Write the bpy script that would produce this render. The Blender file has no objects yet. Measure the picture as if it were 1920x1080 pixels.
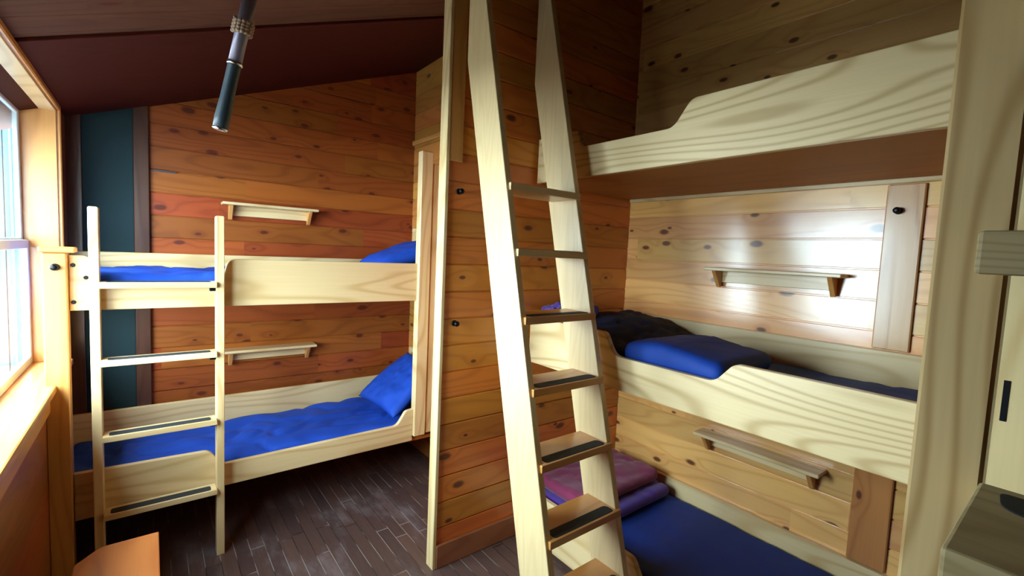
import bpy, bmesh, math, random
from mathutils import Vector, Matrix, noise
S = bpy.context.scene
COL = S.collection
random.seed(4)

# ------------------------------------------------------------ camera
# world: X along the back wall, Y along the right wall, Z up, metres
Xc = Vector((1100, -14, 864)).normalized()
Yc = Vector((-680, -95, 864)); Yc = (Yc - Xc * Xc.dot(Yc)).normalized()
Zc = Xc.cross(Yc)
def cam2world(v): return Vector((Xc.dot(v), Yc.dot(v), Zc.dot(v)))
right, down, fwd = [cam2world(Vector(a)) for a in ((1, 0, 0), (0, 1, 0), (0, 0, 1))]
cd = bpy.data.cameras.new('camera'); cam = bpy.data.objects.new('camera', cd); COL.objects.link(cam)
m = Matrix.Identity(4)
for i in range(3):
    m[i][0] = right[i]; m[i][1] = -down[i]; m[i][2] = -fwd[i]
m[2][3] = 1.5
cam.matrix_world = m
cd.sensor_width = 36; cd.lens = 864 / 1920 * 36; cd.clip_start = 0.02; cd.clip_end = 200
S.camera = cam

# ------------------------------------------------------------ light and exposure
S.view_settings.view_transform = 'Standard'; S.view_settings.look = 'None'
S.view_settings.gamma = 1; S.view_settings.use_curve_mapping = False
S.view_settings.exposure = 0.95
W = bpy.data.worlds.new('sky'); S.world = W; W.use_nodes = True
nt = W.node_tree; nt.nodes.clear()
wo = nt.nodes.new('ShaderNodeOutputWorld'); bg = nt.nodes.new('ShaderNodeBackground')
bg.inputs[0].default_value = (0.74, 0.885, 1.0, 1); bg.inputs[1].default_value = 19.0
nt.links.new(bg.outputs[0], wo.inputs[0])
WY0, WY1, WZ0, WZ1 = 1.12, 3.0, 0.90, 2.055       # window opening
la = bpy.data.lights.new('window_portal', 'AREA'); la.shape = 'RECTANGLE'; la.size = WY1 - WY0; la.size_y = WZ1 - WZ0
la.cycles.is_portal = True
lo = bpy.data.objects.new('window_portal', la); COL.objects.link(lo)
lo.location = (-0.475, (WY0 + WY1) / 2, (WZ0 + WZ1) / 2); 
lo.rotation_euler = (math.pi / 2, 0, -math.pi / 2)   # emits towards +X
S.cycles.max_bounces = 10; S.cycles.diffuse_bounces = 7; S.cycles.glossy_bounces = 4
S.cycles.transparent_max_bounces = 12
S.cycles.sample_clamp_indirect = 6

# ------------------------------------------------------------ materials
class N:
    def __init__(s, name):
        s.m = bpy.data.materials.new(name); s.m.use_nodes = True; s.t = s.m.node_tree; s.t.nodes.clear()
        s.out = s.t.nodes.new('ShaderNodeOutputMaterial'); s.b = s.t.nodes.new('ShaderNodeBsdfPrincipled')
        s.t.links.new(s.b.outputs[0], s.out.inputs[0])
    def n(s, t, **k):
        x = s.t.nodes.new(t)
        for a, v in k.items(): setattr(x, a, v)
        return x
    def l(s, a, b): s.t.links.new(a, b)
    def math(s, op, a, b=None, c=None):
        x = s.n('ShaderNodeMath', operation=op)
        for i, v in enumerate((a, b, c)):
            if v is None: continue
            if isinstance(v, (int, float)): x.inputs[i].default_value = v
            else: s.l(v, x.inputs[i])
        return x.outputs[0]
    def comb(s, a, b, c):
        x = s.n('ShaderNodeCombineXYZ')
        for i, v in enumerate((a, b, c)):
            if isinstance(v, (int, float)): x.inputs[i].default_value = v
            else: s.l(v, x.inputs[i])
        return x.outputs[0]
    def mix(s, f, a, b):
        x = s.n('ShaderNodeMix', data_type='RGBA')
        if isinstance(f, (int, float)): x.inputs[0].default_value = f
        else: s.l(f, x.inputs[0])
        for i, v in ((6, a), (7, b)):
            if isinstance(v, tuple): x.inputs[i].default_value = (*v, 1)
            else: s.l(v, x.inputs[i])
        return x.outputs[2]
    def noise(s, v, scale=1, detail=2, rough=.5):
        x = s.n('ShaderNodeTexNoise'); x.inputs['Scale'].default_value = scale
        x.inputs['Detail'].default_value = detail; x.inputs['Roughness'].default_value = rough
        s.l(v, x.inputs['Vector']); return x.outputs[0]
    def ramp(s, v, lo, hi):
        x = s.n('ShaderNodeMapRange', interpolation_type='SMOOTHSTEP')
        s.l(v, x.inputs[0]); x.inputs[1].default_value = lo; x.inputs[2].default_value = hi
        return x.outputs[0]

def wood(name, base, dark, grain='x', cross='z', pitch=0, off=0.0, knots=0.0, rough=0.34, coat=0.25, rings=7.0, ring_mix=.45, fine=.3, var=.25, seg=0, knotcol=(.085, .012, .006), bumpy=.08, cs=5.0, gs=.75, spec=.5):
    k = N(name); tc = k.n('ShaderNodeTexCoord'); sp = k.n('ShaderNodeSeparateXYZ'); k.l(tc.outputs['Object'], sp.inputs[0])
    ax = {'x': sp.outputs[0], 'y': sp.outputs[1], 'z': sp.outputs[2]}
    g = ax[grain]; c = ax[cross]; d = ax[[q for q in 'xyz' if q not in (grain, cross)][0]]
    w = None
    if pitch:
        idx = k.math('FLOOR', k.math('DIVIDE', k.math('SUBTRACT', c, off), pitch))
        if seg:
            wn0 = k.n('ShaderNodeTexWhiteNoise', noise_dimensions='1D'); k.l(idx, wn0.inputs['W'])
            si = k.math('FLOOR', k.math('ADD', k.math('DIVIDE', g, seg), k.math('MULTIPLY', wn0.outputs[0], 9.7)))
            idx = k.math('ADD', idx, k.math('MULTIPLY', si, 37.3))
        wn = k.n('ShaderNodeTexWhiteNoise', noise_dimensions='1D'); k.l(idx, wn.inputs['W']); w = wn.outputs[0]
        g2 = k.math('ADD', g, k.math('MULTIPLY', w, 23.0)); c2 = k.math('ADD', c, k.math('MULTIPLY', w, 3.1))
    else: g2, c2 = g, c
    vec = k.comb(g2, c2, d)
    # knots
    wob = k.noise(k.comb(k.math('MULTIPLY', g2, 9), k.math('MULTIPLY', c2, 14), k.math('MULTIPLY', d, 4)), 1, 2)
    vv = k.n('ShaderNodeTexVoronoi', voronoi_dimensions='2D'); vv.inputs['Scale'].default_value = 1
    kv = k.comb(k.math('MULTIPLY', g2, 4.0), k.math('MULTIPLY', c2, 8.0), 0); k.l(kv, vv.inputs['Vector'])
    dist = k.math('ADD', vv.outputs['Distance'], k.math('MULTIPLY', k.math('SUBTRACT', wob, .5), .10))
    rs = k.n('ShaderNodeSeparateColor'); k.l(vv.outputs['Color'], rs.inputs[0])
    on = k.math('LESS_THAN', rs.outputs[0], knots)
    rad = k.math('ADD', k.math('MULTIPLY', rs.outputs[1], .09), .05)
    kn = k.math('MULTIPLY', k.math('SUBTRACT', 1.0, k.ramp(k.math('DIVIDE', dist, rad), .55, 1.25)), on)
    halo = k.math('MULTIPLY', k.math('SUBTRACT', 1.0, k.ramp(dist, .05, .42)), on)
    # cathedral rings
    big = k.noise(k.comb(k.math('MULTIPLY', g2, gs), k.math('MULTIPLY', c2, cs), k.math('MULTIPLY', d, 3.0)), 1, 1.0, .4)
    ph = k.math('ADD', k.math('MULTIPLY', big, rings * 6.28 * 1.6), k.math('MULTIPLY', halo, 5.0))
    rg = k.math('MULTIPLY_ADD', k.math('SINE', ph), .5, .5)
    rg = k.math('POWER', rg, 3.5)
    fn = k.noise(k.comb(k.math('MULTIPLY', g2, 3.0), k.math('MULTIPLY', c2, 130.0), k.math('MULTIPLY', d, 130.0)), 1, 2)
    col = k.mix(k.math('MULTIPLY', rg, ring_mix), base, dark)
    col = k.mix(k.math('MULTIPLY', fn, fine), col, dark)
    if w is not None:
        hs = k.n('ShaderNodeHueSaturation'); k.l(col, hs.inputs['Color'])
        k.l(k.math('MULTIPLY_ADD', w, var * 1.6, 1.0 - var), hs.inputs['Value'])
        w2 = k.n('ShaderNodeTexWhiteNoise', noise_dimensions='1D'); k.l(k.math('MULTIPLY', w, 91.7), w2.inputs['W'])
        k.l(k.math('MULTIPLY_ADD', w2.outputs[0], .024, .49), hs.inputs['Hue'])
        col = hs.outputs[0]
    if knots:
        col = k.mix(k.math('MULTIPLY', halo, .22), col, dark)
        col = k.mix(k.math('MULTIPLY', kn, .88), col, knotcol)
    k.l(col, k.b.inputs['Base Color'])
    k.b.inputs['Roughness'].default_value = rough
    k.b.inputs['Specular IOR Level'].default_value = spec
    k.b.inputs['Coat Weight'].default_value = coat; k.b.inputs['Coat Roughness'].default_value = .18
    bm_ = k.n('ShaderNodeBump'); bm_.inputs['Strength'].default_value = bumpy; bm_.inputs['Distance'].default_value = .002
    k.l(k.math('ADD', fn, rg), bm_.inputs['Height']); k.l(bm_.outputs[0], k.b.inputs['Normal'])
    return k.m

def plain(name, col, rough=.5, metal=0, noise_amt=.12, scale=30, bump=0, sheen=0, coat=0):
    k = N(name); tc = k.n('ShaderNodeTexCoord')
    nz = k.noise(tc.outputs['Object'], scale, 3)
    k.l(k.mix(k.math('MULTIPLY', nz, noise_amt * 2), col, tuple(c * .45 for c in col)), k.b.inputs['Base Color'])
    k.b.inputs['Roughness'].default_value = rough; k.b.inputs['Metallic'].default_value = metal
    k.b.inputs['Sheen Weight'].default_value = sheen; k.b.inputs['Coat Weight'].default_value = coat
    if bump:
        b = k.n('ShaderNodeBump'); b.inputs['Strength'].default_value = bump; b.inputs['Distance'].default_value = .003
        k.l(nz, b.inputs['Height']); k.l(b.outputs[0], k.b.inputs['Normal'])
    return k.m

PALE, PALED = (.80, .60, .32), (.50, .28, .08)
pale = {}
for a, c in (('x', 'z'), ('y', 'z'), ('z', 'x'), ('z', 'y'), ('x', 'y')):
    pale[a + c] = wood('pale_wood_' + a + c, PALE, PALED, a, c, rings=6, ring_mix=.5, fine=.28, rough=.36, coat=.2)
ladder_wood = wood('ladder_side_wood', PALE, PALED, 'z', 'y', rings=7, ring_mix=.16, fine=.3, rough=.36, coat=.2, cs=9)
cathedral = wood('pale_wood_cathedral', PALE, (.42, .25, .08), 'y', 'z', rings=17, ring_mix=.62, fine=.25, cs=3.2, gs=.45, rough=.36, coat=.25)
HON, HOND = (.70, .33, .085), (.42, .14, .025)
honey = {}
for a, c in (('x', 'z'), ('y', 'z'), ('z', 'x'), ('z', 'y'), ('x', 'y'), ('y', 'x')):
    honey[a + c] = wood('honey_wood_' + a + c, HON, HOND, a, c, rings=6, ring_mix=.4, fine=.3, rough=.35, coat=.25)
knotty_v = wood('knotty_vertical_board', (.70, .40, .17), (.44, .19, .06), 'z', 'y', knots=.35, rings=5, coat=.5, rough=.3)
knotty_o = wood('knotty_orange_board', (.55, .22, .06), (.33, .10, .025), 'z', 'y', knots=.35, rings=5, coat=.4, rough=.3)
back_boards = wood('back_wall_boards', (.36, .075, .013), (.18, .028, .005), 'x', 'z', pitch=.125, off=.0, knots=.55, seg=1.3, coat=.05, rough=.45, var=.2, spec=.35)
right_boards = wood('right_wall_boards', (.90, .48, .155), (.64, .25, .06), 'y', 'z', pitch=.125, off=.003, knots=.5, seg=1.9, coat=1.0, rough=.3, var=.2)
part_boards = wood('partition_boards', (.76, .225, .030), (.46, .10, .012), 'x', 'z', pitch=.125, off=.065, knots=.45, seg=0, coat=.35, rough=.33, var=.2)
end_boards = wood('end_wall_boards', (.62, .25, .055), (.38, .12, .022), 'y', 'z', pitch=.125, off=.0, knots=.28, coat=.3, var=.2)
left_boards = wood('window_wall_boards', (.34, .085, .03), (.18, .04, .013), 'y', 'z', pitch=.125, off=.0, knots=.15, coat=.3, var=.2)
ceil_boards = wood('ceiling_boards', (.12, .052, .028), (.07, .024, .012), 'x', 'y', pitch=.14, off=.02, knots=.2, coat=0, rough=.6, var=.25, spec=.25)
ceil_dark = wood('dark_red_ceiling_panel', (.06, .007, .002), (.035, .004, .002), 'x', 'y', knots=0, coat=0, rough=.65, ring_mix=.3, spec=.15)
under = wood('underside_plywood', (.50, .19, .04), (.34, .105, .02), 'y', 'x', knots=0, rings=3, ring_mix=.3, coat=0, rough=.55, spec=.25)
dark_trim = wood('dark_trim_wood', (.085, .032, .018), (.04, .015, .01), 'z', 'x', coat=.2)
red_base = wood('red_brown_base_wood', (.36, .12, .05), (.20, .06, .025), 'x', 'z', coat=.3)
teal = plain('dark_green_panel', (.002, .020, .024), .85, noise_amt=.2, scale=6)
hardware = plain('black_iron', (.02, .02, .022), .35, .8, scale=60)
steel = plain('bright_steel', (.75, .78, .8), .2, 1, scale=60)
grip = plain('black_grip_tape', (.018, .022, .026), .75, noise_amt=.4, scale=700, bump=.6)
sashpaint = plain('sash_paint', (.62, .70, .74), .45, scale=12)
def fabric(name, col, rough=.8, sheen=.0):
    k = N(name); tc = k.n('ShaderNodeTexCoord')
    nz = k.noise(tc.outputs['Object'], 9, 4, .6); fw = k.noise(tc.outputs['Object'], 420, 1)
    k.l(k.mix(k.math('MULTIPLY', nz, .5), col, tuple(c * .55 for c in col)), k.b.inputs['Base Color'])
    k.b.inputs['Roughness'].default_value = rough; k.b.inputs['Sheen Weight'].default_value = sheen; k.b.inputs['Specular IOR Level'].default_value = .25
    b = k.n('ShaderNodeBump'); b.inputs['Strength'].default_value = .25; b.inputs['Distance'].default_value = .004
    k.l(k.math('ADD', nz, k.math('MULTIPLY', fw, .25)), b.inputs['Height']); k.l(b.outputs[0], k.b.inputs['Normal'])
    return k.m
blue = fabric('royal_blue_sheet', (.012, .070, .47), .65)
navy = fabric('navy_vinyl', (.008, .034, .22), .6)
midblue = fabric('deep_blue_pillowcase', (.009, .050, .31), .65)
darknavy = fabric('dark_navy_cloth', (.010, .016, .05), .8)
maroon = fabric('maroon_fleece', (.24, .030, .085), .9, .2)
purple = fabric('purple_fleece', (.10, .04, .32), .9, .2)

def floor_mat():
    k = N('dark_worn_floorboards'); tc = k.n('ShaderNodeTexCoord'); sp = k.n('ShaderNodeSeparateXYZ'); k.l(tc.outputs['Object'], sp.inputs[0])
    x, y = sp.outputs[0], sp.outputs[1]
    u = k.math('DIVIDE', x, .062); idx = k.math('FLOOR', u); fr = k.math('FRACT', u)
    wn = k.n('ShaderNodeTexWhiteNoise', noise_dimensions='1D'); k.l(idx, wn.inputs['W'])
    v = k.math('ADD', k.math('DIVIDE', y, .75), k.math('MULTIPLY', wn.outputs[0], 7.3)); fv = k.math('FRACT', v)
    wn2 = k.n('ShaderNodeTexWhiteNoise', noise_dimensions='2D'); k.l(k.comb(idx, k.math('FLOOR', v), 0), wn2.inputs['Vector'])
    seam = k.math('MAXIMUM', k.math('LESS_THAN', fr, .045), k.math('LESS_THAN', fv, .006))
    gr = k.noise(k.comb(k.math('MULTIPLY', x, 90), k.math('MULTIPLY', y, 4), k.math('MULTIPLY', wn2.outputs[0], 9)), 1, 3)
    wear = k.ramp(k.noise(k.comb(k.math('MULTIPLY', x, 5), k.math('MULTIPLY', y, 2.2), 0), 1, 4, .65), .50, .72)
    col = k.mix(wn2.outputs[0], (.085, .050, .046), (.15, .080, .062))
    col = k.mix(k.math('MULTIPLY', gr, .5), col, (.045, .024, .022))
    col = k.mix(k.math('MULTIPLY', wear, .45), col, (.24, .20, .21))
    sn = k.ramp(k.noise(k.comb(k.math('MULTIPLY', x, 3), k.math('MULTIPLY', y, 3.5), 4), 1, 3), .46, .56)
    col = k.mix(k.math('MULTIPLY', seam, k.math('MULTIPLY', sn, .75)), col, (.36, .32, .30))
    col = k.mix(k.math('MULTIPLY', seam, k.math('SUBTRACT', .8, k.math('MULTIPLY', sn, .8))), col, (.008, .005, .005))
    k.l(col, k.b.inputs['Base Color'])
    k.l(k.math('MULTIPLY_ADD', gr, .22, .24), k.b.inputs['Roughness'])
    b = k.n('ShaderNodeBump'); b.inputs['Strength'].default_value = .25; b.inputs['Distance'].default_value = .002
    k.l(k.math('SUBTRACT', gr, seam), b.inputs['Height']); k.l(b.outputs[0], k.b.inputs['Normal'])
    return k.m
orange = wood('orange_stool_wood', (.66, .22, .055), (.42, .10, .02), 'y', 'x', rings=5, coat=.2)
floorm = floor_mat()
def glass_mat():
    k = N('window_glass'); t = k.n('ShaderNodeBsdfTransparent'); g = k.n('ShaderNodeBsdfGlossy'); g.inputs['Roughness'].default_value = .02
    t.inputs[0].default_value = (.93, .98, .98, 1)
    mx = k.n('ShaderNodeMixShader'); gi = k.n('ShaderNodeNewGeometry'); dt = k.n('ShaderNodeVectorMath', operation='DOT_PRODUCT'); k.l(gi.outputs['Incoming'], dt.inputs[0]); k.l(gi.outputs['Normal'], dt.inputs[1])
    fz = k.math('MULTIPLY_ADD', k.math('POWER', k.math('SUBTRACT', 1.0, k.math('ABSOLUTE', dt.outputs['Value'])), 5.0), .46, .02)
    k.l(fz, mx.inputs[0]); k.l(t.outputs[0], mx.inputs[1]); k.l(g.outputs[0], mx.inputs[2]); k.l(mx.outputs[0], k.out.inputs[0])
    return k.m
glassm = glass_mat()

# ------------------------------------------------------------ mesh helpers
def tag(o, label=None, cat=None, group=None, kind=None):
    if label: o['label'] = label
    if cat: o['category'] = cat
    if group: o['group'] = group
    if kind: o['kind'] = kind
    return o
def thing(name, label, cat, loc, group=None):
    o = bpy.data.objects.new(name, None); COL.objects.link(o); o.location = loc; o.empty_display_size = .1
    return tag(o, label, cat, group)
def world_loc(p):
    v = Vector((0, 0, 0))
    while p: v += p.location; p = p.parent
    return v
def obj(name, bm, mat, parent=None, smooth=False, origin=None):
    bmesh.ops.recalc_face_normals(bm, faces=bm.faces)
    off = Vector((0, 0, 0))
    if parent: off = world_loc(parent)
    loc = Vector((0, 0, 0))
    if origin is not None: loc = Vector(origin) - off; off = Vector(origin)
    bmesh.ops.translate(bm, verts=bm.verts, vec=-off)
    me = bpy.data.meshes.new(name); bm.to_mesh(me); bm.free(); me.materials.append(mat)
    if smooth:
        for p in me.polygons: p.use_smooth = True
    o = bpy.data.objects.new(name, me); COL.objects.link(o); o.parent = parent; o.location = loc
    return o
def struct(name, bm, mat, parent=None):
    o = obj(name, bm, mat, parent)
    if not parent: o['kind'] = 'structure'
    return o
def box(bm, x0, x1, y0, y1, z0, z1, bev=.003, seg=1):
    r = bmesh.ops.create_cube(bm, size=1); vs = r['verts']
    for v in vs: v.co = Vector(((x0 + x1) / 2 + v.co.x * (x1 - x0), (y0 + y1) / 2 + v.co.y * (y1 - y0), (z0 + z1) / 2 + v.co.z * (z1 - z0)))
    if bev:
        es = list({e for v in vs for e in v.link_edges})
        bmesh.ops.bevel(bm, geom=es, offset=bev, segments=seg, affect='EDGES', profile=.5)
    return bm
def B(*a, **k): return box(bmesh.new(), *a, **k)
def fillet(pts, seg=6):
    out = []; n = len(pts)
    for i in range(n):
        p = Vector(pts[i][:2]); r = pts[i][2] if len(pts[i]) > 2 else 0
        if r <= 0: out.append(p); continue
        a = Vector(pts[i - 1][:2]) - p; b = Vector(pts[(i + 1) % n][:2]) - p
        ang = a.angle(b) / 2; t = min(r / math.tan(ang), a.length * .49, b.length * .49)
        A = p + a.normalized() * t; Bp = p + b.normalized() * t
        for j in range(seg + 1):
            s = j / seg; out.append(A * (1 - s) ** 2 + p * 2 * s * (1 - s) + Bp * s ** 2)
    return out
def prism(pts, plane, a0, a1, bev=.003, seg=6, bm=None):
    """outline pts (u, v, radius) extruded along the third axis; plane 'yz' (extrude x), 'xz' (extrude y), 'xy'"""
    bm = bm or bmesh.new(); pl = fillet(pts, seg)
    def P(u, v, a): return {'yz': (a, u, v), 'xz': (u, a, v), 'xy': (u, v, a)}[plane]
    v0 = [bm.verts.new(P(p.x, p.y, a0)) for p in pl]; v1 = [bm.verts.new(P(p.x, p.y, a1)) for p in pl]
    n = len(pl); fs = [bm.faces.new(v0), bm.faces.new(v1)]
    rims = [e for f in fs for e in f.edges]
    for i in range(n): bm.faces.new((v0[i], v0[(i + 1) % n], v1[(i + 1) % n], v1[i]))
    bmesh.ops.recalc_face_normals(bm, faces=bm.faces)
    if bev: bmesh.ops.bevel(bm, geom=rims, offset=bev, segments=2, affect='EDGES', profile=.5)
    return bm
def tube(bm, p0, p1, r0, r1=None, seg=16, cap=True):
    p0, p1 = Vector(p0), Vector(p1); r1 = r0 if r1 is None else r1
    d = (p1 - p0); q = d.to_track_quat('Z', 'Y')
    rings = []
    for p, r in ((p0, r0), (p1, r1)):
        rings.append([bm.verts.new(p + q @ Vector((math.cos(t) * r, math.sin(t) * r, 0))) for t in [i * 2 * math.pi / seg for i in range(seg)]])
    for i in range(seg): bm.faces.new((rings[0][i], rings[0][(i + 1) % seg], rings[1][(i + 1) % seg], rings[1][i]))
    if cap: bm.faces.new(rings[0]); bm.faces.new(rings[1])
    return bm
def lathe(bm, p0, axis, prof, seg=20):
    p0 = Vector(p0); q = Vector(axis).to_track_quat('Z', 'Y'); rings = []
    for r, h in prof:
        rings.append([bm.verts.new(p0 + q @ Vector((math.cos(t) * r, math.sin(t) * r, h))) for t in [i * 2 * math.pi / seg for i in range(seg)]])
    for a, b in zip(rings, rings[1:]):
        for i in range(seg): bm.faces.new((a[i], a[(i + 1) % seg], b[(i + 1) % seg], b[i]))
    bm.faces.new(rings[0]); bm.faces.new(rings[-1]); return bm
def curve_tube(bm, pts, r, seg=8):
    for a, b in zip(pts, pts[1:]): tube(bm, a, b, r, r, seg)
    return bm
def cushion(x0, x1, y0, y1, z0, z1, r, n=(40, 24, 6), wr=.006, ws=6.0, seed=0, shape=None):
    bm = bmesh.new(); c = Vector(((x0 + x1) / 2, (y0 + y1) / 2, (z0 + z1) / 2)); h = Vector((x1 - x0, y1 - y0, z1 - z0)) / 2
    cache = {}
    def vert(p):
        key = tuple(round(q, 5) for q in p)
        if key in cache: return cache[key]
        q = Vector((p[0] * h.x, p[1] * h.y, p[2] * h.z)); inn = h - Vector((r, r, r)); 
        for i in range(3): inn[i] = max(inn[i], 0)
        cl = Vector([max(-inn[i], min(inn[i], q[i])) for i in range(3)]); d = q - cl
        if d.length > 1e-7: q = cl + Vector((d.x, d.y, d.z)).normalized() * min(r, max(abs(d.x), abs(d.y), abs(d.z)))
        w = c + q
        k = Vector((w.x * ws, w.y * ws, w.z * ws + seed * 7.3))
        nz = noise.fractal(k, .9, 2.1, 3) 
        fold = abs(noise.noise(Vector((w.x * ws * .7 + 1.5 * noise.noise(k), w.y * ws * 1.6, seed * 3.1)))) 
        amp = (p[2] + 1) / 2
        w.z += (nz * wr * 1.5 - (1 - min(1, fold * 6)) * wr * 1.3) * amp
        w.x += noise.noise(k + Vector((9, 0, 0))) * wr * .8 * (abs(p[0]) > .99); w.y += noise.noise(k + Vector((0, 9, 0))) * wr * .8 * (abs(p[1]) > .99)
        if shape: w = shape(w, p)
        v = bm.verts.new(w); cache[key] = v; return v
    for ax in range(3):
        u, v = [i for i in range(3) if i != ax]
        for s in (-1, 1):
            for i in range(n[u]):
                for j in range(n[v]):
                    q = []
                    for a, b in ((0, 0), (1, 0), (1, 1), (0, 1)):
                        p = [0, 0, 0]; p[ax] = s; p[u] = -1 + 2 * (i + a) / n[u]; p[v] = -1 + 2 * (j + b) / n[v]; q.append(vert(p))
                    if len(set(q)) == 4:
                        try: bm.faces.new(q)
                        except ValueError: pass
    return bm
def pillow(c, sx, sy, sz, rot, seed=0, wr=.012, n=30):
    """a soft pillow with pinched corners, centre c, full sizes, rot = (rx, ry, rz)"""
    from mathutils import Euler
    bm = bmesh.new(); R = Euler(rot).to_matrix(); g = {}
    for s in (1, -1):
        for i in range(n + 1):
            for j in range(n + 1):
                u = -1 + 2 * i / n; v = -1 + 2 * j / n
                e = (1 - u ** 4) ** .5 * (1 - v ** 4) ** .5
                if e == 0 and s == -1: g[(s, i, j)] = g[(1, i, j)]; continue
                k = .06 * (1 - abs(u) ** 2) ; k2 = .06 * (1 - abs(v) ** 2)
                x = u * (1 - .07 * (1 - v * v) * 1) * sx / 2; y = v * (1 - .07 * (1 - u * u)) * sy / 2
                p = Vector((x * 7, y * 7, seed * 5.0))
                f = 1 - min(1, abs(noise.noise(Vector((x * 5 + noise.noise(p), y * 11, seed * 2.0)))) * 7)
                z = s * (e * sz / 2) + (noise.fractal(p, .7, 2, 3) * wr - f * wr * 1.0) * e
                g[(s, i, j)] = bm.verts.new(Vector(c) + R @ Vector((x, y, z)))
        for i in range(n):
            for j in range(n):
                q = [g[(s, i, j)], g[(s, i + 1, j)], g[(s, i + 1, j + 1)], g[(s, i, j + 1)]]
                try: bm.faces.new(q)
                except ValueError: pass
    return bm

def CZ(x): return 2.2155 + .385 * x                # sloping ceiling
CN = Vector((-.385, 0, 1)).normalized(); CP = Vector((0, 0, 2.2155))
def clip_ceiling(bm):
    g = bm.verts[:] + bm.edges[:] + bm.faces[:]
    r = bmesh.ops.bisect_plane(bm, geom=g, dist=1e-5, plane_co=CP, plane_no=CN, clear_outer=True)
    es = [e for e in r['geom_cut'] if isinstance(e, bmesh.types.BMEdge)]
    if es: bmesh.ops.holes_fill(bm, edges=[e for e in bm.edges if e.is_boundary], sides=0)
    return bm
def boards(bm, fixed, at, thick, u0, u1, z0, z1, pitch=.125, off=0.0):
    """horizontal V-groove boards; fixed 'x' or 'y' = wall plane axis; face at 'at', body grows by thick"""
    i = math.floor((z0 - off) / pitch)
    e_ = .0075 if thick > 0 else -.0075; lo_, hi_ = sorted((at + e_, at + thick + (.004 if thick > 0 else -.001)))
    if fixed == 'x': box(bm, lo_, hi_, u0, u1, z0, z1, 0)
    else: box(bm, u0, u1, lo_, hi_, z0, z1, 0)
    while True:
        a = max(z0, off + i * pitch); b = min(z1, off + (i + 1) * pitch)
        if a >= z1: break
        if b - a > .004:
            lo_, hi_ = sorted((at, at + thick)); bv = min(.0022, (b - a) / 3)
            a += .0026; b -= .0026
            if fixed == 'x': box(bm, lo_, hi_, u0, u1, a, b, bv)
            else: box(bm, u0, u1, lo_, hi_, a, b, bv)
        i += 1
    return bm

# ------------------------------------------------------------ the room
LX, RX, BY, FY, PY, PX, EX = -.33, 2.34, 3.25, -3.6, 1.822, 1.04, 1.57
struct('floor', B(LX - .3, RX + .1, FY - .1, BY + .1, -.06, 0, bev=0), floorm)
bm = bmesh.new()
def ceil_piece(bm, y0, y1, lower=0.0):
    x0, x1 = LX - .35, RX + .15
    pts = [(x0, CZ(x0) - lower), (x1, CZ(x1) - lower), (x1, CZ(x1) + .05), (x0, CZ(x0) + .05)]
    return prism(pts, 'xz', y0, y1, bev=.003, bm=bm)
y = FY - .05
while y < 2.10:
    y2 = min(y + .14, 2.12); ceil_piece(bm, y, y2); y = y2
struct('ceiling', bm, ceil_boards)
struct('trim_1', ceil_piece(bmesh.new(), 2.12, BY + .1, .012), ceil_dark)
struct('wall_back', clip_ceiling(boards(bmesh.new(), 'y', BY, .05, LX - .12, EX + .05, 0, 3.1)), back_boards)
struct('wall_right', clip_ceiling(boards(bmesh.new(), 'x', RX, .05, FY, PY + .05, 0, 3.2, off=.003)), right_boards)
struct('wall_partition', clip_ceiling(boards(bmesh.new(), 'y', PY, .018, PX + .005, RX, .10, 3.1, off=.065)), part_boards)
bm = clip_ceiling(boards(bmesh.new(), 'y', PY + .02, .018, PX + .005, RX, 0, 3.1, off=.065))
struct('wall_partition_rear', bm, part_boards)
struct('trim_2', clip_ceiling(B(PX - .012, PX + .005, PY - .012, PY + .05, 0, 3.0, bev=.002)), pale['zy'])       # pale edge board of the partition
struct('trim_3', clip_ceiling(B(PX + .005, PX + .075, PY - .010, PY + .001, 1.9, 3.0, bev=.003)), honey['zx'])
struct('baseboard_partition', B(PX + .005, 1.55, PY - .016, PY - .001, 0, .115, bev=.004), red_base)
struct('wall_end', clip_ceiling(boards(bmesh.new(), 'x', EX, .05, PY + .04, BY, 0, 3.1)), end_boards)
struct('trim_4', B(EX - .018, EX, 2.50, BY, 2.27, 2.305, bev=.004), honey['yz'])
struct('wall_front', clip_ceiling(boards(bmesh.new(), 'y', FY, -.05, LX, RX, 0, 3.2)), back_boards)
bm = bmesh.new()
boards(bm, 'x', LX - .02, .02, FY, BY, 0, WZ0 - .03)
boards(bm, 'x', LX - .02, .02, FY, BY, WZ1 + .005, 2.3)
boards(bm, 'x', LX - .02, .02, FY, WY0 - .005, WZ0 - .03, WZ1 + .005)
boards(bm, 'x', LX - .02, .02, WY1 + .005, BY, WZ0 - .03, WZ1 + .005)
box(bm, LX - .131, LX - .02, FY, BY, 0, WZ0 - .03, 0); box(bm, LX - .131, LX - .02, FY, BY, WZ1 + .02, 2.3, 0)
box(bm, LX - .131, LX - .02, FY, WY0 - .02, WZ0 - .03, WZ1 + .02, 0); box(bm, LX - .131, LX - .02, WY1 + .02, BY + .05, WZ0 - .03, WZ1 + .02, 0)
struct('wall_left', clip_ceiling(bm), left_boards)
struct('trim_5', clip_ceiling(B(-.268, -.064, BY - .014, BY - .001, 0, 2.3, bev=.002)), teal)      # dark green panel in the corner
struct('trim_6', clip_ceiling(B(-.064, .002, BY - .022, BY - .001, 0, 2.4, bev=.003)), dark_trim)
struct('trim_7', clip_ceiling(B(LX + .001, -.268, BY - .022, BY - .001, 0, 2.3, bev=.003)), dark_trim)
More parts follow.
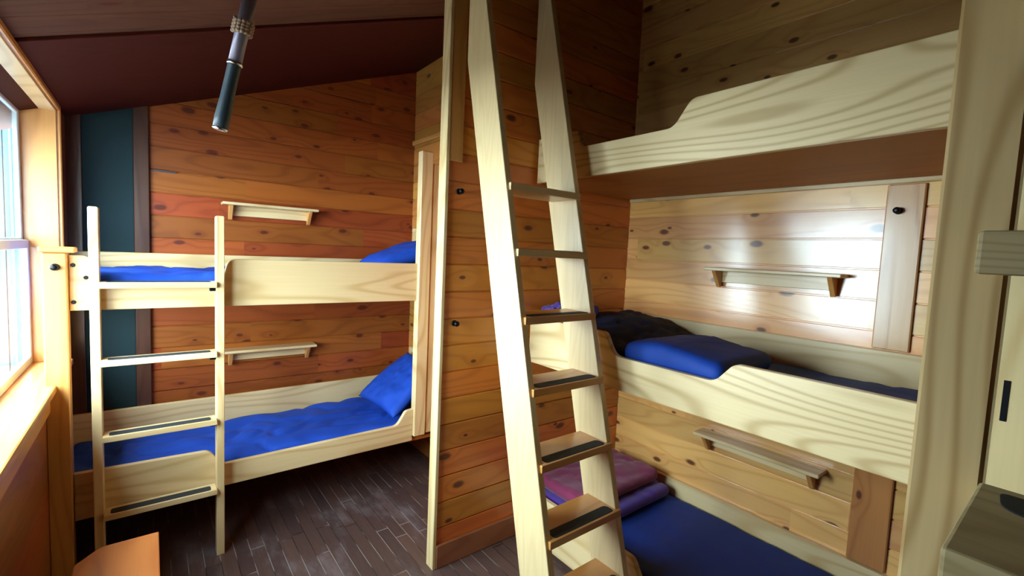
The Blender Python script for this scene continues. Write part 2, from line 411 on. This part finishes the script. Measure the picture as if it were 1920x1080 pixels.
# window
win = bpy.data.objects.new('window_1', None); COL.objects.link(win); win.location = (LX, (WY0 + WY1) / 2, WZ0); win['kind'] = 'structure'
jw = honey['zx']
obj('jamb', B(LX - .130, LX, WY1, WY1 + .018, WZ0, WZ1 + .018, bev=.002), honey['zx'], win)
obj('jamb', B(LX - .130, LX, WY0 - .018, WY0, WZ0, WZ1 + .018, bev=.002), honey['zx'], win)
obj('head_jamb', B(LX - .130, LX, WY0, WY1, WZ1, WZ1 + .018, bev=.002), pale['yz'], win)
bm = bmesh.new()
box(bm, LX, LX + .014, WY1 + .006, WY1 + .026, WZ0 - .03, WZ1 + .03, .004); box(bm, LX, LX + .014, WY0 - .026, WY0 - .006, WZ0 - .03, WZ1 + .03, .004)
box(bm, LX, LX + .014, WY0 - .006, WY1 + .006, WZ1 + .006, WZ1 + .03, .004)
obj('casing', bm, honey['zy'], win)
obj('window_sill', B(LX - .130, LX + .035, WY0 - .04, WY1 + .03, WZ0 - .03, WZ0, bev=.006, seg=2), honey['yx'], win)
obj('apron', B(LX + .001, LX + .016, WY0 - .02, WY1 + .01, WZ0 - .11, WZ0 - .03, bev=.004), honey['yz'], win)
mid = 1.80
obj('mullion', B(LX - .133, LX - .095, mid - .028, mid + .028, WZ0, WZ1, bev=.004), sashpaint, win)
for y0, y1 in ((WY0, mid - .028), (mid + .028, WY1)):
    for z0, z1, xo in ((WZ0, 1.465, -.116), (1.435, WZ1, -.134)):
        bm = bmesh.new(); w_ = .038; x0 = LX + xo; x1 = x0 + .017
        box(bm, x0, x1, y0, y0 + w_, z0, z1); box(bm, x0, x1, y1 - w_, y1, z0, z1)
        box(bm, x0, x1, y0 + w_, y1 - w_, z0, z0 + w_); box(bm, x0, x1, y0 + w_, y1 - w_, z1 - w_, z1)
        s_ = obj('sash', bm, sashpaint, win)
        g_ = obj('pane', B(x0 + .007, x0 + .010, y0 + w_ - .003, y1 - w_ + .003, z0 + w_ - .003, z1 - w_ + .003, bev=0), glassm, s_)

# ------------------------------------------------------------ outside the window
gm = plain('bare_earth_outside', (.10, .095, .085), .95, scale=3)
struct('ground', B(-14, LX - .3, -10, 24, -.5, -.45, bev=0), gm)
ob = thing('outbuilding', 'pale blue outbuilding with vertical siding outside the window', 'building', (-1.6, 6.0, -.45))
bm = bmesh.new(); k = 0; xx = -2.7
while xx < -.55:
    box(bm, xx, xx + .078, 6.0, 6.03, -.45, 2.9, .002); xx += .085
obj('siding', bm, plain('blue_siding', (.010, .065, .115), .6, scale=4), ob)
bm = bmesh.new(); xx = -2.7
while xx < -.55:
    box(bm, xx + .036, xx + .050, 5.985, 5.9995, -.45, 2.9, .002); xx += .17
obj('batten', bm, plain('white_batten', (.085, .20, .27), .6, scale=4), ob)
obj('side_wall', B(-2.7, -.55, 6.031, 9.0, -.45, 2.9, bev=0), plain('blue_siding_side', (.010, .065, .115), .6, scale=4), ob)
obj('roof', prism([(-2.95, 2.85), (-1.62, 3.6), (-.30, 2.85), (-.30, 2.92), (-1.62, 3.68), (-2.95, 2.92)], 'xz', 5.75, 9.2, .002), plain('grey_roofing', (.08, .08, .085), .9), ob)

# ------------------------------------------------------------ bunk bed on the left, along the back wall
F0, F1 = 2.545, 2.572
bunk = thing('bunk_bed', 'pale two-tier bunk bed along the back wall, beside the window', 'bunk bed', (-.29, F0, 0))
obj('post', B(-.328, -.257, F0 - .04, F0 + .03, 0, 1.425, bev=.004), honey['zx'], bunk)
obj('post_cap', B(-.335, -.232, F0 - .055, F0 + .045, 1.425, 1.447, bev=.004), honey['xy'], bunk)
obj('bunk_knob', lathe(bmesh.new(), (-.290, F0 - .04, 1.368), (0, -1, 0), [(.014, 0.0005), (.014, .003), (.006, .005), (.005, .016), (.011, .020), (.013, .027), (.010, .033), (.004, .035)]), hardware, bunk, True)
up = [(-.256, 1.19), (1.272, 1.19), (1.272, 1.415), (.292, 1.415, .045), (.262, 1.29, .03), (-.165, 1.29, .03), (-.19, 1.415, .05), (-.256, 1.415)]
ur = obj('side_rail', prism(up, 'xz', F0, F1, .004), pale['xz'], bunk)
for x_, z_ in ((-.243, 1.375), (-.205, 1.325), (-.243, 1.225)):
    obj('bolt', lathe(bmesh.new(), (x_, F0, z_), (0, -1, 0), [(.008, 0), (.008, .004), (.005, .007)]), hardware, ur)
lowp = [(-.256, .303), (1.272, .315), (1.272, .515), (1.225, .510, .03), (1.17, .428, .05), (.27, .418, .03), (.215, .497, .05), (-.256, .507)]
obj('side_rail', prism(lowp, 'xz', F0, F1, .004), pale['xz'], bunk)
obj('end_stile', B(1.272, 1.348, F0 - .022, F0 + .03, .345, 2.085, bev=.004), pale['zx'], bunk)
obj('end_stile', B(1.356, 1.56, F0 - .012, F0 + .03, .35, 2.02, bev=.004), pale['zx'], bunk)
for z0, nm in ((.30, 'a'), (1.19, 'b')):
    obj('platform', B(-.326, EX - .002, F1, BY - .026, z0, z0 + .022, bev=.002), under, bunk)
obj('back_rail', B(-.326, EX - .03, BY - .05, BY - .026, .325, .565, bev=.004), pale['xz'], bunk)
obj('back_rail', B(-.326, EX - .03, BY - .05, BY - .026, 1.215, 1.415, bev=.004), pale['xz'], bunk)
obj('head_board', B(EX - .026, EX - .002, F1 + .02, BY - .06, .58, .765, bev=.004), pale['yz'], bunk)
obj('head_board', B(EX - .026, EX - .002, F1 + .02, BY - .06, 1.45, 1.655, bev=.004), pale['yz'], bunk)
def headrise(x0, x1, rise):
    def f(w, p):
        t = max(0, min(1, (w.x - x0) / (x1 - x0))); t = t * t * (3 - 2 * t); w.z += rise * t * ((p[2] + 1) / 2); return w
    return f
o = obj('mattress', cushion(-.32, EX - .035, F1 + .004, BY - .056, .324, .43, .035, (110, 50, 6), .012, 3.2, 1), blue, smooth=True, origin=(.62, 2.9, .324))
tag(o, 'bright blue wrinkled mattress on the lower tier of the window-side bunk', 'mattress')
o = obj('mattress', cushion(-.32, EX - .035, F1 + .004, BY - .056, 1.214, 1.345, .035, (70, 30, 6), .008, 5, 2), blue, smooth=True, origin=(.62, 2.9, 1.214))
tag(o, 'blue mattress on the upper tier of the window-side bunk, mostly behind its rail', 'mattress')
o = obj('pillow', pillow((1.335, 2.86, .60), .46, .52, .12, (0, -.62, .05), 3, .016), blue, smooth=True, origin=(1.335, 2.86, .60))
tag(o, 'crumpled blue pillow propped at the head of the lower window-side bunk', 'pillow')
o = obj('pillow', pillow((1.315, 2.87, 1.455), .46, .50, .12, (0, -.36, 0), 5, .006), blue, smooth=True, origin=(1.315, 2.87, 1.455))
tag(o, 'smooth blue pillow rising above the top rail of the window-side bunk', 'pillow')

# ladder of that bunk
lad = thing('bunk_ladder', 'slim pale four-rung ladder standing against the window-side bunk', 'ladder', (.03, 2.5, 0))
for x0 in (-.192, .238):
    obj('ladder_rail', prism([(x0, 0), (x0 + .032, 0), (x0 + .032, 1.612, .008), (x0, 1.612, .008)], 'xz', 2.478, 2.543, .003), pale['zx'], lad)
for z in (.34, .675, .992, 1.312):
    r_ = obj('rung', prism([(-.160, 2.455), (.238, 2.455), (.238, 2.53), (-.160, 2.53)], 'xy', z - .026, z, .003), pale['xy'], lad)
    obj('grip_strip', prism([(-.14, 2.462, .012), (.215, 2.462, .012), (.215, 2.506, .012), (-.14, 2.506, .012)], 'xy', z, z + .0015, 0), grip, r_)
    obj('bracket', B(.214, .2375, 2.500, 2.528, z - .045, z - .026, bev=.002), hardware, lad)

# ------------------------------------------------------------ three-tier bunk along the right wall
X0, X1 = 1.55, 1.577; NE = -.16; FE = 1.80
tb = thing('bunk_bed', 'pale three-tier bunk bed built along the right wall', 'bunk bed', (X0, .9, 0))
top = [(NE, 1.862), (FE, 1.862), (FE, 2.08), (1.528, 2.08, .02), (1.500, 2.0, .04), (1.035, 2.0, .06), (.965, 2.093, .05), (NE, 2.093)]
obj('side_rail', prism(top, 'yz', X0, X1, .004), cathedral, tb)
midp = [(NE, .945), (FE, .945), (FE, 1.18), (1.300, 1.18, .03), (1.245, 1.087, .06), (.80, 1.087, .06), (.735, 1.163, .05), (NE, 1.163)]
obj('side_rail', prism(midp, 'yz', X0, X1, .004), cathedral, tb)
lowq = [(NE, .03), (FE, .03), (FE, .272), (1.085, .272, .04), (1.035, .19, .04), (.80, .19, .04), (.735, .235, .04), (NE, .235)]
obj('side_rail', prism(lowq, 'yz', X0, X1, .004), pale['yz'], tb)
for z0 in (.05, .945, 1.862):
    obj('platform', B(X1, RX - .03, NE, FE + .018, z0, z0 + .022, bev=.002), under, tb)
obj('wall_cleat', B(RX - .022, RX - .001, NE, FE + .015, 1.845, 1.884, bev=.003), pale['yz'], tb)
obj('back_rail', B(RX - .028, RX - .001, NE, FE + .015, .968, 1.180, bev=.004), pale['yz'], tb)
obj('back_rail', B(RX - .028, RX - .001, NE, FE + .015, .075, .272, bev=.004), pale['yz'], tb)
obj('end_stile', B(X0 - .001, X1 + .03, NE - .06, NE, 0, 2.3, bev=.004), pale['zy'], tb)
ep = obj('end_panel', B(1.46, 1.49, -.75, .19, .98, 1.75, bev=.004), wood('knotty_pale_panel', (.74, .56, .28), (.5, .3, .1), 'z', 'y', knots=.35), tb)
obj('slot', B(1.4585, 1.460, .098, .108, 1.185, 1.275, bev=0), hardware, ep)
def mat_c(z0, z1, m_, seed, lab, wr=.004, shape=None):
    o = obj('mattress', cushion(X1 + .004, RX - .034, NE + .01, FE - .005, z0, z1, .03, (30, 80, 5), wr, 4, seed, shape), m_, smooth=True, origin=(1.95, .85, z0))
    return tag(o, lab, 'mattress')
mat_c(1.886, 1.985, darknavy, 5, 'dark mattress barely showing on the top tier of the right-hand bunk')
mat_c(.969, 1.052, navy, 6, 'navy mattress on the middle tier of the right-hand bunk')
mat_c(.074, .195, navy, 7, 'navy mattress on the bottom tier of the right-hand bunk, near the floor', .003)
def wedge(w, p):
    t = (w.y - 1.22) / .30; t = max(0, min(1, t)); t = t * t * (3 - 2 * t); w.z += (.085 * t - .02) * ((p[2] + 1) / 2); return w
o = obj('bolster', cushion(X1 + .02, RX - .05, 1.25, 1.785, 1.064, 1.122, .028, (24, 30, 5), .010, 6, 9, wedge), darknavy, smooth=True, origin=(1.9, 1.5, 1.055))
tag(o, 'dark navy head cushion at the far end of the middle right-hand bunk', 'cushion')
def droop(w, p):
    t = max(0, (1.72 - w.x) / .16); w.z -= .012 * t * t
    w.z += .03 * max(0, 1 - abs(w.y - 1.05) / .25) * ((p[2] + 1) / 2); return w
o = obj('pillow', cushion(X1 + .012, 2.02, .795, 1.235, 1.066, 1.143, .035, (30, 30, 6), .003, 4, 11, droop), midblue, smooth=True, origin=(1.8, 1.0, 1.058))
tag(o, 'bright blue pillow beside the low notch of the middle right-hand rail', 'pillow')
o = obj('folded_blanket', cushion(1.60, 2.26, 1.36, 1.79, .200, .262, .03, (40, 24, 5), .006, 5, 13), purple, smooth=True, origin=(1.9, 1.6, .2))
tag(o, 'purple folded blanket lying beneath the maroon one on the bottom bunk', 'blanket')
o = obj('folded_blanket', cushion(1.62, 2.24, 1.42, 1.785, .268, .340, .034, (40, 24, 5), .008, 5, 14), maroon, smooth=True, origin=(1.9, 1.6, .27))
tag(o, 'maroon folded blanket on top of the purple one on the bottom bunk', 'blanket')
def crumple(w, p):
    w.z += .025 * noise.noise(Vector((w.x * 22, w.y * 22, 3))) * ((p[2] + 1) / 2); return w
o = obj('cloth', cushion(1.59, 1.86, 1.60, 1.775, 1.20, 1.245, .018, (30, 24, 5), .012, 14, 21, crumple), purple, smooth=True, origin=(1.7, 1.7, 1.2))
tag(o, 'crumpled purple cloth at the head of the middle right-hand bunk, seen between ladder treads', 'cloth')

# wall battens on the right wall
struct('trim_8', B(RX - .016, RX - .001, .433, .552, 1.184, 1.842, bev=.004), knotty_v)
struct('trim_9', B(RX - .016, RX - .001, .433, .565, .276, .940, bev=.004), knotty_o)

# ------------------------------------------------------------ shelves
def shelf(loc, axis, L, label, group=None):
    """wall shelf: centre of its top against the wall; axis 'x' = on back wall (sticks out to -y), 'y' = on right wall (sticks out to -x)"""
    t = thing('wall_shelf', label, 'shelf', loc)
    R = Matrix.Identity(3) if axis == 'x' else Matrix(((0, 1, 0), (1, 0, 0), (0, 0, 1)))
    def put(bm, nm, m_):
        for v in bm.verts: v.co = R @ v.co + Vector(loc)
        return obj(nm, bm, m_, t)
    g = 'xz' if axis == 'x' else 'yz'
    put(B(-L / 2, L / 2, -.105, -.001, -.016, 0, bev=.003), 'shelf_board', pale['xy'] if axis == 'x' else pale['yz'])
    put(B(-L / 2 + .05, L / 2 - .03, -.016, -.001, -.075, -.016, bev=.002), 'back_strip', pale[g])
    for s in (-1, 1):
        xx = s * (L / 2 - .045)
        bm = prism([(-.090, -.017), (-.017, -.017), (-.017, -.10), (-.030, -.10)], 'yz', xx - .01, xx + .01, .002)
        put(bm, 'bracket', honey['zx'] if axis == 'x' else honey['zy'])
    return t
shelf((.60, BY, 1.728), 'x', .53, 'pale wooden wall shelf above the upper window-side bunk')
shelf((.60, BY, .845), 'x', .53, 'pale wooden wall shelf above the lower window-side bunk, seen behind its ladder')
shelf((RX, .955, 1.478), 'y', .60, 'wooden wall shelf on the glossy right wall above the middle bunk')
shelf((RX, .955, .615), 'y', .58, 'wooden wall shelf on the right wall just above the bottom bunk')

o = obj('metal_strip', B(.018, .122, BY - .012, BY - .001, 1.862, 1.874, bev=.002), steel)
tag(o, 'short thin metal strip fixed to the back wall right of the dark green panel', 'strip')

# ------------------------------------------------------------ coat hooks
def hook(loc, d, label):
    t = thing('coat_hook', label, 'hook', loc)
    obj('backplate', lathe(bmesh.new(), loc, d, [(.014, 0.0005), (.014, .003), (.010, .005)]), hardware, t, True)
    obj('knob', lathe(bmesh.new(), loc, d, [(.005, .004), (.005, .016), (.011, .020), (.013, .027), (.010, .033), (.004, .035)]), hardware, t, True)
hook((1.105, PY, 1.770), (0, -1, 0), 'small black knob high on the panelled partition, left of the big ladder')
hook((1.105, PY, 1.168), (0, -1, 0), 'small dark knob lower on the panelled partition, left of the big ladder')
hook((RX - .016, .510, 1.738), (-1, 0, 0), 'small black knob on the vertical board of the right wall')

# ------------------------------------------------------------ big ladder in the middle
bl = thing('bunk_ladder', 'wide leaning wooden ladder with black grip treads in the middle of the room', 'ladder', (1.235, 1.0, 0))
def fy(z): return .955 + .25 * z
topz = 2.685
def stringer(x0, x1):
    bk = lambda z: fy(z) + .172
    zc = (1.70 - .955 - .172) / .25
    pts = [(fy(0), 0), (fy(topz), topz), (1.70, topz + .03), (1.70, zc), (bk(0), 0)]
    return clip_ceiling(prism(pts, 'yz', x0, x1, .003))
topz = 2.56
obj('stringer', stringer(1.050, 1.078), ladder_wood, bl)
topz = 2.70
obj('stringer', stringer(1.420, 1.448), ladder_wood, bl)
for z in (1.767, 1.520, 1.274, 1.024, .771, .526, .279):
    y0 = fy(z) - .016; y1 = fy(z) + .145
    pts = [(1.0785, y1), (1.4195, y1), (1.4195, fy(z) - .001), (1.436, fy(z) - .003), (1.436, y0), (1.062, y0), (1.062, fy(z) - .003), (1.0785, fy(z) - .001)]
    tr = obj('tread', prism(pts, 'xy', z - .028, z, .0025), pale['xy'] if z > 1.3 else honey['xy'], bl)
    obj('grip_strip', prism([(1.092, y0 + .010, .012), (1.405, y0 + .010, .012), (1.405, y0 + .055, .022), (1.092, y0 + .055, .014)], 'xy', z, z + .0018, 0), grip, tr)

# ------------------------------------------------------------ near ladder at the right edge
nl = thing('bunk_ladder', 'close-up tall wooden ladder post with stout steps at the right edge', 'ladder', (.86, -.1, 0))
obj('ladder_post', clip_ceiling(B(.838, .878, .070, .142, 0, 2.5, bev=.004)), wood('near_post_wood', (.62, .43, .20), (.34, .19, .06), 'z', 'y', rings=7, ring_mix=.7), nl)
obj('ladder_post', clip_ceiling(B(.838, .878, -.47, -.398, 0, 2.5, bev=.004)), pale['zy'], nl)
step_wood = wood('near_step_wood', (.66, .52, .27), (.36, .25, .10), 'y', 'z', rings=12, ring_mix=.5, fine=.5, rough=.6, coat=0, spec=.2, cs=12)
for z in (2.145, 1.843, 1.541, 1.236, .93, .625, .32):
    x0 = .600
    tr = obj('tread', B(x0, .837, -.400, .0725, z - .040, z, bev=.004, seg=2), step_wood, nl)
    obj('grip_strip', prism([(.725, -.36, .02), (.800, -.36, .02), (.812, .052, .01), (.755, .046, .03)], 'xy', z, z + .0018, 0), grip, tr)

# ------------------------------------------------------------ stool by the window
st = thing('step_stool', 'low orange wooden stool in the lower left corner under the window', 'stool', (-.09, 1.7, 0))
obj('seat', prism([(-.20, 1.40, .02), (.016, 1.40, .02), (.016, 2.003, .004), (-.14, 2.003, .03), (-.20, 1.93, .03)], 'xy', .428, .450, .004), orange, st)
for y0 in (1.45, 1.93):
    obj('leg', prism([(-.175, 0), (-.115, 0), (-.10, .06, .03), (-.08, .06, .03), (-.065, 0), (-.008, 0), (-.008, .427), (-.175, .427)], 'xz', y0, y0 + .022, .003), honey['zx'], st)
obj('apron', B(-.018, -.004, 1.473, 1.929, .34, .427, bev=.003), red_base, st)
obj('apron', B(-.180, -.166, 1.473, 1.929, .34, .427, bev=.003), red_base, st)

# ------------------------------------------------------------ hanging pole
P0 = Vector((.153, 1.5, 1.800)); P1 = Vector((.232, 1.47, 2.225)); d = (P1 - P0).normalized()
hp = thing('hanging_pole', 'dark metal pole with bright rings hanging by a tied cord from the ceiling', 'pole', P0)
obj('pole_shaft', tube(bmesh.new(), P0 + d * .178, P1, .0165, .0175, 20), plain('grey_pole', (.20, .17, .22), .4, .5), hp, True)
obj('pole_grip', lathe(bmesh.new(), P0, d, [(.010, 0), (.018, .004), (.019, .03), (.0165, .09), (.0160, .173), (.018, .178)]), plain('black_rubber', (.012, .025, .035), .5), hp, True)
obj('ring', lathe(bmesh.new(), P0 + d * .176, d, [(.0185, 0), (.0195, .002), (.0195, .007), (.0185, .009)]), steel, hp, True)
obj('ring', lathe(bmesh.new(), P0 - d * .004, d, [(.006, 0), (.0150, .001), (.0190, .004), (.0180, .008)]), steel, hp, True)
bm = bmesh.new()
side = d.cross(Vector((0, 1, 0))).normalized(); fr = d.cross(side)
pts = []
for i in range(61):
    a = i / 60 * 2 * math.pi * 4; pts.append(P0 + d * (.262 + .035 * i / 60) + (side * math.cos(a) + fr * math.sin(a)) * .0215)
curve_tube(bm, pts, .0055, 8)
k0 = P0 + d * .297 - side * .02
top_ = Vector((.16, 1.45, CZ(.16) - .002))
obj('cord', curve_tube(bm, [k0, k0 + Vector((-.020, -.005, .06)), k0 + Vector((-.036, -.01, .10)), top_], .006, 8), plain('tan_cord', (.42, .27, .18), .9, scale=200, bump=.5), hp, True)
